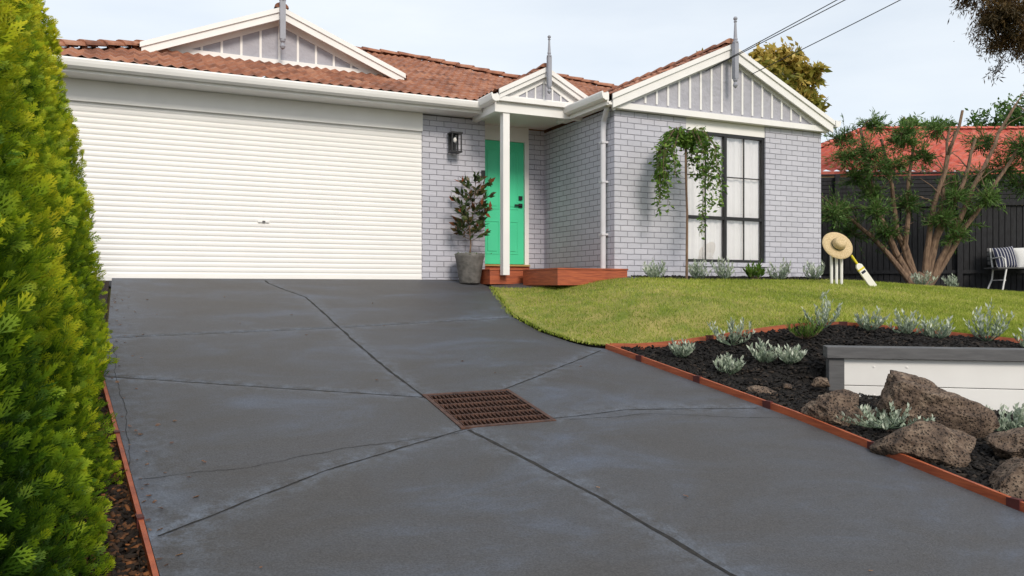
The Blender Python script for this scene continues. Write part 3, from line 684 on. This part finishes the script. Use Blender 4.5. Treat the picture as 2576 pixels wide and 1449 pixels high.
slope([(6.68,11.04),(5.83,11.04),(5.83,13.0),(6.68,11.9)],(6.68,0),(0,1),(-1,0),3.0,.52,parent=house)
bk=MB(); bk.add([(3.6,16.7,4.98),(5.57,16.7,4.98),(7.28,15.0,4.3),(9,16.7,4.98),(10.8,14.9,4.2),(10.8,21.9,2.8),(-1.6,21.9,2.8)],[(0,6,5),(0,5,1),(1,5,2),(2,5,3),(3,5,4)]); bk.build('rear_roof',['tile'],parent=house)
cp=MB()
def caps(p0,p1,r=.10):
    p0=Vector(p0);p1=Vector(p1); L=(p1-p0).length; n=max(1,int(L/.34)); d=(p1-p0)/n
    dn=d.normalized(); sx=dn.cross(Vector((0,0,1))).normalized(); uz=sx.cross(dn)
    for i in range(n):
        a=p0+d*i; b_=p0+d*(i+1.12); vs=[]
        for q,rr,lf in ((a,r*1.12,.018),(b_,r*.95,0.0)):
            for k in range(9):
                an=math.pi*k/8; vs.append(q+sx*math.cos(an)*rr+uz*(math.sin(an)*rr*.75+lf))
        o=[(k,k+1,k+10,k+9) for k in range(8)]+[tuple(range(8,-1,-1))]
        cp.add(vs,o)
z=lambda v:2.93+t22*(v-E)
caps((-1.6,E,2.93),(3.6,16.7,z(16.7))); caps((3.6,16.7,z(16.7)),(5.57,16.7,z(16.7))); caps((7.28,15,z(15)),(5.57,16.7,z(16.7)),.1)
caps((7.28,15,z(15)),(9,16.7,z(16.7))); caps((10.8,14.9,z(14.9)),(9,16.7,z(16.7)))
caps((2.12,12.98,4.43),(2.12,15.2,4.43)); caps((8.6,9.97,3.88),(8.6,14,3.88)); caps((5.83,11.04,3.44),(5.83,12.8,3.44),.08)
cp.build('ridge_caps',['tile'],parent=house,smooth=False)
# finials
fn=MB()
def finial(u,v,h0,h1,s=1):
    T=Matrix.Translation((u,v,h0)); L=h1-h0; w_=.038*s
    fn.lathe([(.0,-.02*s),(.028*s,.0),(.040*s,.03*s),(.028*s,.06*s),(.018*s,.08*s),(.036*s,.10*s),(.040*s,.13*s),(.0,.131*s)],14,0,T)
    fn.box(u-w_,u+w_,v-w_,v+w_,h0+.13*s,h0+L*.62)
    z=L*.62
    fn.lathe([(w_*1.2,z),(w_*1.3,z+.02),(w_*.8,z+.035),(w_*.95,z+.06),(w_*.75,z+.09),(w_*.45,L-.10*s),(w_*.75,L-.085*s),(w_*.4,L-.07*s),(w_*.85,L-.045*s),(w_*.9,L-.03*s),(w_*.5,L-.008*s),(0,L)],14,0,T)
finial(2.12,12.9,3.78,4.98,1.1); finial(5.83,10.93,3.03,3.93,.8); finial(8.60,9.87,3.18,4.30,1.0)
fn.build('gable_finials',['grey_trim'],parent=house)
# deck
dk=MB()
def planks(x0,x1,y0,y1,z0,z1):
    dk.box(x0,x1,y0,y0+.025,z0,z1-.001); dk.box(x0,x0+.025,y0+.026,y1,z0,z1-.001); dk.box(x1-.025,x1,y0+.026,y1,z0,z1-.001)
    y=y0+.0; 
    while y<y1-.05:
        dk.box(x0-.01,x1+.01,y-.012,min(y+.08,y1),z1,z1+.022); y+=.095+.0
planks(5.46,6.64,9.98,11.1,.04,.265)
planks(4.97,6.51,11.26,12.33,.06,.275)
dk.build('timber_deck',['jarrah'],bevel=.002)

# potted plant
pp=empty('potted_magnolia'); pu,pv=4.78,11.62; pz=float(P(pv))
b=MB(); b.lathe([(0,0),(.155,0),(.165,.02),(.215,.36),(.232,.42),(.235,.47),(.215,.475),(.205,.44),(0,.43)],32,0,Matrix.Translation((pu,pv,pz)))
b.build('pot',['pot'],parent=pp,smooth=True)
b=MB(); tb=Vector((pu,pv,pz+.42)); st=[tb,tb+Vector((.02,0,.2)),tb+Vector((.0,.01,.45)),tb+Vector((.07,0,.75)),tb+Vector((.10,0,1.2))]
b.tube(st,[.014,.012,.010,.007,.004],7); pos=[];dr=[];var=[]; rg=np.random.default_rng(5)
for k in range(30):
    t=.30+.68*k/29; i=min(int(t*4),3); p=st[i].lerp(st[i+1],t*4-i); a=k*2.4; L=.29*(1-.5*abs(t-.6))*(.6+.6*rg.random())
    q=p+Vector((math.cos(a)*L,math.sin(a)*L,L*.6)); b.tube([p,p.lerp(q,.5)+Vector((0,0,-.02)),q],[.005,.004,.002],5)
    for m in range(14):
        tt=.3+.7*(m+1)/14; pos.append(p.lerp(q,tt)); aa=rg.random()*6.28; dr.append(((q-p).normalized()+Vector((math.cos(aa)*.8,math.sin(aa)*.8,rg.normal()*.5)))); var.append(min(1,max(0,rg.random()*.7+(.45 if m>10 and rg.random()<.6 else 0))))
b.build('stem',['bark'],parent=pp)
inst('leaves',*LEAF,np.array(pos),np.array(dr),.10+.045*rng.random(len(pos)),'magleaf',np.array(var),parent=pp)
bs=[(pu+rng.normal(0,.08),pv+rng.normal(0,.08),pz+.46) for _ in range(260)]
inst('ground_cover',*LEAF,np.array(bs),rng.normal(0,.7,(260,3))+[0,0,.6],.035,'weepleaf',rng.random(260),parent=pp)

# weeping tree
wt=empty('weeping_mulberry'); wu,wv=7.36,9.5; wz=float(H(wu,wv))
b=MB(); top=Vector((wu-.02,wv,2.17)); b.tube([(wu,wv,wz),(wu+.01,wv,wz+1),(wu-.015,wv,1.7),top],[.02,.017,.015,.013],8)
pos=[];dr=[];var=[]; rg=np.random.default_rng(12)
cr=Vector((math.cos(TH),-math.sin(TH),0)); cf=Vector((math.sin(TH),math.cos(TH),0))
strands=[]
for k in range(38):
    side=-1 if k%2 else 1
    out=rg.uniform(.16,.40) if side<0 else rg.uniform(.12,.50); dep=rg.uniform(-.28,.28)
    drop=rg.uniform(.3,1.05) if side<0 else rg.uniform(.3,1.1)
    if out<.25: drop*=.6
    strands.append((side*out,dep,drop))
strands+=[(.27,.0,1.42),(-.36,.0,1.12),(.31,.05,1.35)]
for so,dep,drop in strands:
    o=cr*so+cf*dep; apex=top+o*.55+Vector((0,0,.10+rg.random()*.08)); e1=top+o+Vector((0,0,-.12)); e2=top+o*1.05+cr*rg.normal(0,.04)+Vector((0,0,-drop))
    pts=[top+Vector((0,0,-.06)),apex,e1,e1.lerp(e2,.5)+cr*rg.normal(0,.02),e2]
    b.tube(pts,[.007,.006,.004,.003,.0015],5)
    for (p,q) in zip(pts[:-1],pts[1:]):
        n=max(2,int((q-p).length/.018))
        for i in range(n):
            c=p.lerp(q,(i+rg.random())/n)+Vector(rg.normal(0,.025,3)); pos.append(c); dr.append(Vector((rg.normal()*.8,rg.normal()*.8,-.5+rg.normal()*.4))); var.append(np.clip(rg.normal(.5,.25),0,1))
b.build('trunk',['bark'],parent=wt)
inst('leaves',*LEAF,np.array(pos),np.array(dr),.065+.035*rng.random(len(pos)),'weepleaf',np.array(var),parent=wt)

# ---------------------------------------------------------------- fence
b=MB(); FA=math.atan2(-.563,.826); T=frame(11.2,13.86,FA); L=13.5; rg=np.random.default_rng(4)
x=0
while x<L:
    d=rg.normal(0,.006); b.box(x,x+.098,d,d+.016,-.2,1.72+rg.normal(0,.004),0,T); 
    b.box(x+.07,x+.125,.02,.03,-.2,1.70,0,T); x+=.112
zz=1.76
while zz<2.34:
    b.box(0,L,-.012,.008,zz,zz+.075,0,T); zz+=.085
b.box(0,L,.03,.04,1.74,2.34,0,T)
for x in np.arange(.3,L,2.4): b.box(x,x+.1,-.10,-.013,-.2,2.38,0,T)
b.box(0,L,-.05,-.013,1.70,1.758,0,T); b.box(0,L,-.05,-.02,.3,.37,0,T); b.box(0,L,-.06,.05,2.385,2.41,0,T)
b.build('timber_fence',['fence'])
# neighbour house
nh=empty('neighbour_house'); TN=frame(22*math.sin(TH),22*math.cos(TH),-TH)
hN=3.18
sl=slope([(6.9,0),(32,0),(27.6,4.5),(11.7,4.5)],(0,0),(1,0),(0,1),hN,.46,matn='redtile',T=TN,parent=nh,amp=1.8,per=.3,ds=.06)
sl=slope([(6.9,0),(11.7,4.5),(6.9,9.6)],(6.9,0),(0,1),(1,0),hN,.44,matn='redtile',T=TN,parent=nh,amp=1.8,per=.3,ds=.06)
b=MB(); b.box(7.0,31,-.1,.0,hN-.1,hN+.03,0,TN); b.box(7.2,31,-.02,.05,hN-.36,hN-.101,1,TN); b.box(7.6,31,.5,.7,-.5,hN-.36,1,TN); b.box(7.6,7.8,.701,9,-.5,hN-.36,1,TN)
b.build('walls_and_gutter',['redtile','cream'],parent=nh)
cpb=MB(); cp=cpb
def TNp(x,y,z): return tuple(TN@Vector((x,y,z)))
caps(TNp(6.9,0,hN+.04),TNp(11.7,4.5,hN+.46*4.5+.04)); caps(TNp(11.7,4.5,hN+2.11),TNp(27,4.5,hN+2.11))
cpb.build('ridge',['redtile'],parent=nh)

# ---------------------------------------------------------------- trees
def w3(base,dx,dd,dz_): return base+cr*dx+cf*dd+Vector((0,0,dz_))
tr=empty('bottlebrush_tree'); tb=Vector((12.96,9.95,float(H(12.96,9.95))-.02)); b=MB(); rg=np.random.default_rng(9)
trunks=[[(-.07,0),(-.4,.65),(-.76,1.52),(-.94,2.6),(-.98,2.95)],[(0,0),(-.22,.8),(-.14,1.95),(0,2.88)],[(.07,0),(.14,.94),(.4,2.1),(.69,3.2)],
 [(.14,0),(.58,.94),(1.09,2.1),(1.67,3.3)],[(.18,0),(.8,1.08),(1.45,2.1),(1.95,3.0)],[(.07,0),(.36,1.37),(.47,2.9)],[(-.1,0),(-.6,.7),(-1.0,1.1),(-1.45,1.45)],[(.1,0),(.3,.9),(.75,1.9),(.95,2.7)],[(-.02,0),(-.35,1.0),(-.45,1.9),(-.62,2.75)]]
tips=[]
for t_ in trunks:
    dd=rg.uniform(-.35,.35); pts=[]
    fine=densify(t_,.25)
    for i,(x,z_) in enumerate(fine):
        pts.append(w3(tb,x+rg.normal(0,.012),dd*i/len(fine)+rg.normal(0,.012),z_*1.0+.0))
    r0=rg.uniform(.045,.065); rad=[r0*(1-.62*i/(len(pts)-1)) for i in range(len(pts))]
    b.tube(pts,rad,9)
    for k in range(8):
        i=rg.integers(len(pts)//3,len(pts)); p=pts[i]; a=rg.random()*6.28; q=p+cr*math.cos(a)*rg.uniform(.2,.5)+cf*math.sin(a)*.35+Vector((0,0,rg.uniform(.05,.4)))
        b.tube([p,p.lerp(q,.5)+Vector((0,0,.04)),q],[.014,.009,.004],5); tips.append(q)
b.lathe([(.22,0),(.16,.10),(.10,.24),(.0,.3)],12,0,Matrix.Translation(tb))
cl=[(-1.2,2.75,.36),(-1.0,2.45,.36),(-.5,2.75,.33),(-.75,3.0,.28),(-1.4,1.45,.42),(-1.1,1.0,.40),(-.95,1.35,.34),(-1.7,1.3,.32),(-.5,2.2,.36),(-.2,1.5,.36),(.5,1.6,.34),(.75,1.8,.38),(.9,1.2,.36),(.6,.95,.28),(1.65,2.2,.42),(1.35,2.7,.36),(1.75,2.5,.36),(.1,2.4,.32),(.35,2.9,.28),(-.6,1.0,.34),(.25,1.2,.3),(-1.15,2.0,.34),(1.1,1.6,.3),(1.9,1.9,.36),(-1.3,2.4,.3),(-.85,1.75,.3),(2.1,2.5,.36),(-.3,2.65,.3),(1.3,2.0,.34),(-.9,2.2,.4)]
pos=[];dr=[];vr=[]
for (x,z_,r_) in cl:
    c=w3(tb,x,rg.uniform(-.4,.4),z_); vb=rg.normal(0,.13)
    near=min(tips,key=lambda q:(q-c).length); b.tube([near,near.lerp(c,.5)+Vector((0,0,-.04)),c],[.008,.006,.004],5)
    for s_ in range(52):
        d=Vector(rg.normal(size=3)); d.z=d.z*.75+.1; d.normalize(); L=r_*rg.uniform(.35,1.35)
        b.tube([c,c+d*L],[.003,.0015],3,cap=False)
        for k in range(17):
            p=c+d*L*(.2+.8*k/17); pos.append(p+Vector(rg.normal(0,.014,3))); dr.append(d*.9+Vector(rg.normal(0,.55,3))); vr.append(.5+vb+rg.normal(0,.2)+d.z*.15)
b.build('trunks',['bark'],parent=tr)
inst('foliage',*NARROW,np.array(pos),np.array(dr),.07+.045*rng.random(len(pos)),'needle',np.clip(np.array(vr),0,1),parent=tr)

def crown_tree(name,base,top,clumps,matn,nleaf,ls,trunk_r=.18,seed=0,tmpl=LEAF,droop=0):
    e=empty(name); rg=np.random.default_rng(seed); b=MB(); base=Vector(base); top=Vector(top)
    b.tube([base,base.lerp(top,.5)+Vector((.1,.05,0)),top],[trunk_r,trunk_r*.75,trunk_r*.45],10)
    pos=[];dr=[];var=[]
    for (c,r_) in clumps:
        c=Vector(c); s_=base.lerp(top,.75); b.tube([s_,s_.lerp(c,.5)+Vector((0,0,.15)),c],[trunk_r*.35,trunk_r*.2,.02],6)
        tw=int(10+14*r_)
        vb=rg.normal(0,.12)
        for k in range(tw):
            d=Vector(rg.normal(size=3)); d.normalize(); q=c+Vector((d.x*r_,d.y*r_,d.z*r_*.75-droop*r_*abs(rg.normal())))
            b.tube([c,c.lerp(q,.55)+Vector((0,0,.06*r_)),q],[.014,.009,.004],4,cap=False)
            n=int(nleaf/len(clumps)/tw)
            for i in range(n):
                t=rg.random()**.55; p=c.lerp(q,t)+Vector(rg.normal(0,.13*r_,3)); pos.append(p)
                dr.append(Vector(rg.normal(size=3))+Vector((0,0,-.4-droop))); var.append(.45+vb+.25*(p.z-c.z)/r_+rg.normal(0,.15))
    b.build('trunk',['bark'],parent=e)
    inst('foliage',*tmpl,np.array(pos),np.array(dr),ls*(.7+.6*rng.random(len(pos))),matn,np.clip(np.array(var),0,1),parent=e)
def cw(X,zf,h):
    return (X*math.cos(TH)+zf*math.sin(TH),-X*math.sin(TH)+zf*math.cos(TH),h)
crown_tree('autumn_tree',cw(6.6,22,-.2),cw(6.8,22,4.6),[(cw(7.4,22,6.2),.65),(cw(8.0,22.3,5.5),.6),(cw(6.9,22.4,6.3),.5),(cw(7.9,21.8,4.9),.55),(cw(7.5,22,5.2),.65),(cw(7.1,21.6,5.6),.65),(cw(5.5,22.2,6.25),.35),(cw(7.8,22.4,6.3),.4),(cw(8.2,22,5.9),.4),(cw(7.7,21.5,4.3),.5),(cw(6.0,22,6.1),.3)],'gold',7500,.22,seed=3)
crown_tree('gum_tree',cw(14.2,18.4,-.2),cw(13.6,18.4,6.5),[(cw(11.0,18,6.6),.75),(cw(12.0,18,6.5),.9),(cw(11.6,18.3,5.8),.7),(cw(12.2,18,5.3),.5),(cw(12.8,18.2,6.2),.9),(cw(10.5,18.1,7.0),.5),(cw(11.5,18,7.3),.9),(cw(12.5,18,4.7),.4),(cw(13,18.2,5.4),.6),(cw(10.9,17.8,6.1),.4)],'gum',32000,.13,seed=6,tmpl=NARROW,droop=.4,trunk_r=.25)
crown_tree('background_tree',cw(19.5,32,-.2),cw(19.5,32,5),[(cw(19,32,6.2),1.2),(cw(20.3,32,6.9),1.1),(cw(18.1,32,5.6),.9),(cw(21,32,5.6),1.2),(cw(17.3,32.3,6.3),.6),(cw(16.3,32.3,6.6),.5)],'needle',6500,.2,seed=8)

# ---------------------------------------------------------------- cricket set
su,sv=9.56,8.74; sz=float(H(su,sv))
b=MB(); T=frame(su,sv,-TH,sz)
for x in (-.075,0,.075): b.lathe([(0,-.05),(.013,.0),(.022,.03),(.0225,.60),(.017,.63),(.012,.64),(0,.641)],12,0,T@Matrix.Translation((x,0,0)))
b.build('cricket_stumps',['white'],smooth=True)
b=MB(); HT=T@Matrix.Translation((0,-.05,.63))@Matrix.Rotation(math.radians(62),4,'X')@Matrix.Rotation(.1,4,'Y')
pr=[(.235,-.012),(.232,-.006),(.19,.006),(.13,.0),(.108,.0)]
b.lathe(pr+[(.103,.03)],40,0,HT); b.lathe([(.105,.002),(.106,.03),(.1,.031)],40,1,HT); b.lathe([(.1005,.03),(.096,.08),(.085,.11),(.06,.125),(.03,.115),(0,.11)],40,0,HT)
b.build('straw_hat',['straw','magleaf'],smooth=True)
b=MB()
BT=T@Matrix.Translation((.56,-.02,-.01))@Matrix.Rotation(math.radians(-35.5),4,'Y')
b.prism([(-.05,.02),(-.03,0),(.03,0),(.05,.02),(.05,.40),(.02,.44),(-.02,.44),(-.05,.40)],-.02,.02,0,BT)
b.tube([(0,0,.43),(0,0,.68)],[.017,.019],12,1,BT); b.tube([(0,0,.60),(0,0,.69)],[.021,.021],12,2,BT); b.box(-.051,.051,-.022,.022,.33,.36,1,BT); b.box(-.035,.035,-.0215,.021,.27,.31,3,BT)
b.build('cricket_bat',['batwood','yellow','black','navy'],bevel=.004)

# bench
T=frame(15.9*math.sin(TH)+9.56*math.cos(TH),15.9*math.cos(TH)-9.56*math.sin(TH),-TH)
bz=float(H(15.3,10.3)); T=T@Matrix.Translation((0,0,bz)); b=MB()
for x in (.14,1.35):
    b.tube([(x-.08,-.28,.0),(x-.03,-.26,.2),(x+.02,-.24,.42)],[.016]*3,8,1,T); b.tube([(x-.08,.22,.0),(x,.2,.22),(x+.02,.2,.42),(x+.02,.3,.85)],[.016]*4,8,1,T)
    b.tube([(x+.02,-.25,.42),(x+.02,.2,.42)],[.014]*2,8,1,T); b.tube([(x+.0,-.25,.2),(x+.0,.2,.2)],[.01]*2,8,1,T); b.tube([(x+.02,-.24,.42),(x+.0,-.22,.62),(x+.02,-.1,.66),(x+.02,.26,.64)],[.014]*4,8,1,T)
for k in range(6): b.box(-.02,1.55,-.27+k*.082,-.20+k*.082,.43,.455,0,T)
for k in range(4): b.box(.1,1.5,.26+k*.012,.28+k*.012,.52+k*.09,.585+k*.09,0,T)
b.build('garden_bench',['darkgrey','white'])
def cushion(name,x,stripe):
    m,nt,bs_=newmat(name+'_fabric'); bs_.inputs['Roughness'].default_value=.9
    if stripe:
        tc=nt.nodes.new('ShaderNodeTexCoord'); sp_=nt.nodes.new('ShaderNodeSeparateXYZ'); lk(nt,tc.outputs['Object'],sp_.inputs[0])
        mu=nt.nodes.new('ShaderNodeMath'); mu.operation='MULTIPLY'; mu.inputs[1].default_value=110; lk(nt,sp_.outputs[0],mu.inputs[0])
        si=nt.nodes.new('ShaderNodeMath'); si.operation='SINE'; lk(nt,mu.outputs[0],si.inputs[0])
        gt_=nt.nodes.new('ShaderNodeMath'); gt_.operation='GREATER_THAN'; gt_.inputs[1].default_value=.7; lk(nt,si.outputs[0],gt_.inputs[0])
        mx=nt.nodes.new('ShaderNodeMixRGB'); mx.inputs['Color1'].default_value=(.02,.025,.06,1); mx.inputs['Color2'].default_value=(.5,.5,.52,1); lk(nt,gt_.outputs[0],mx.inputs['Fac']); lk(nt,mx.outputs[0],bs_.inputs['Base Color'])
    else: bs_.inputs['Base Color'].default_value=(.68,.68,.68,1)
    bm=bmesh.new(); bmesh.ops.create_grid(bm,x_segments=18,y_segments=18,size=.22)
    dup=bmesh.ops.duplicate(bm,geom=bm.faces[:]); 
    s2=set(v for v in dup['geom'] if isinstance(v,bmesh.types.BMVert))
    for v in bm.verts:
        k=max(0,(1-(v.co.x/.22)**2))*max(0,(1-(v.co.y/.22)**2)); k=k**.45; pin=1-.06*(1-abs(v.co.x*v.co.y)/.0484)
        v.co.x*=pin; v.co.y*=pin; v.co.z=(.075 if v in s2 else -.075)*k
    me=bpy.data.meshes.new(name); bm.to_mesh(me); bm.free(); me.materials.append(m); me.polygons.foreach_set('use_smooth',[True]*len(me.polygons))
    ob=bpy.data.objects.new(name,me); S.collection.objects.link(ob); ob.matrix_world=T@Matrix.Translation((x,.12,.66))@Matrix.Rotation(math.radians(75),4,'X')@Matrix.Rotation(.1,4,'Z')
cushion('striped_cushion',.36,True); cushion('white_cushion',.78,False)

# power lines + pole
b=MB()
def cable(a,c,sag,r=.007):
    a=Vector(a);c=Vector(c); b.tube([a.lerp(c,t)+Vector((0,0,-4*sag*t*(1-t))) for t in np.linspace(0,1,26)],[r]*26,5)
cable((8.05,9.92,3.38),(15.7,-1.7,9.0),.18); cable((8.1,9.92,3.41),(15.85,-1.7,9.15),.08); cable((8.98,9.92,3.44),(15.5,-1.7,8.7),.22)
b.build('power_line',['wirem'])
b=MB(); b.tube([(15.7,-1.7,-2.3),(15.7,-1.7,10)],[.15,.11],14); b.box(14.9,16.5,-1.8,-1.6,9.0,9.12); b.build('utility_pole',['bark'])

# ---------------------------------------------------------------- light, world, camera
W_=bpy.data.worlds.new('World'); S.world=W_; W_.use_nodes=True; nt=W_.node_tree
sky=nt.nodes.new('ShaderNodeTexSky'); sky.sky_type='NISHITA'; sky.sun_disc=False
Sd=Vector((-.04,-1,.68)).normalized()
sky.sun_elevation=math.asin(Sd.z); sky.sun_rotation=math.atan2(Sd.x,Sd.y); sky.air_density=1.0; sky.dust_density=1.2; sky.ozone_density=1.5
tc=nt.nodes.new('ShaderNodeTexCoord'); mp=nt.nodes.new('ShaderNodeMapping'); mp.inputs['Scale'].default_value=(1.2,1.2,5)
cn=nt.nodes.new('ShaderNodeTexNoise'); cn.inputs['Scale'].default_value=1.6; cn.inputs['Detail'].default_value=7; cn.inputs['Roughness'].default_value=.55
mr=nt.nodes.new('ShaderNodeMapRange'); mr.inputs['From Min'].default_value=.3; mr.inputs['From Max'].default_value=.7; mr.inputs['To Min'].default_value=.70; mr.inputs['To Max'].default_value=.95
mx=nt.nodes.new('ShaderNodeMixRGB'); mx.inputs['Color2'].default_value=(6.95,7.35,7.7,1)
nt.links.new(tc.outputs['Generated'],mp.inputs['Vector']); nt.links.new(mp.outputs[0],cn.inputs['Vector']); nt.links.new(cn.outputs['Fac'],mr.inputs['Value']); nt.links.new(mr.outputs[0],mx.inputs['Fac']); nt.links.new(sky.outputs[0],mx.inputs['Color1'])
bg=nt.nodes['Background']; bg.inputs['Strength'].default_value=.14; nt.links.new(mx.outputs[0],bg.inputs['Color'])
sl_=bpy.data.lights.new('sun','SUN'); sl_.energy=2.4; sl_.angle=math.radians(16); sl_.color=(1,.90,.77)
so=bpy.data.objects.new('sun',sl_); S.collection.objects.link(so); so.rotation_euler=(-Sd).to_track_quat('-Z','Y').to_euler()
cam=bpy.data.cameras.new('camera'); cam.lens=28.0; cam.sensor_width=36; cam.clip_start=.05; cam.clip_end=2000
co=bpy.data.objects.new('camera',cam); S.collection.objects.link(co); co.location=(0,0,0); co.rotation_euler=(math.radians(90),0,-TH); S.camera=co
S.view_settings.view_transform='Standard'; S.view_settings.look='None'; S.view_settings.exposure=0
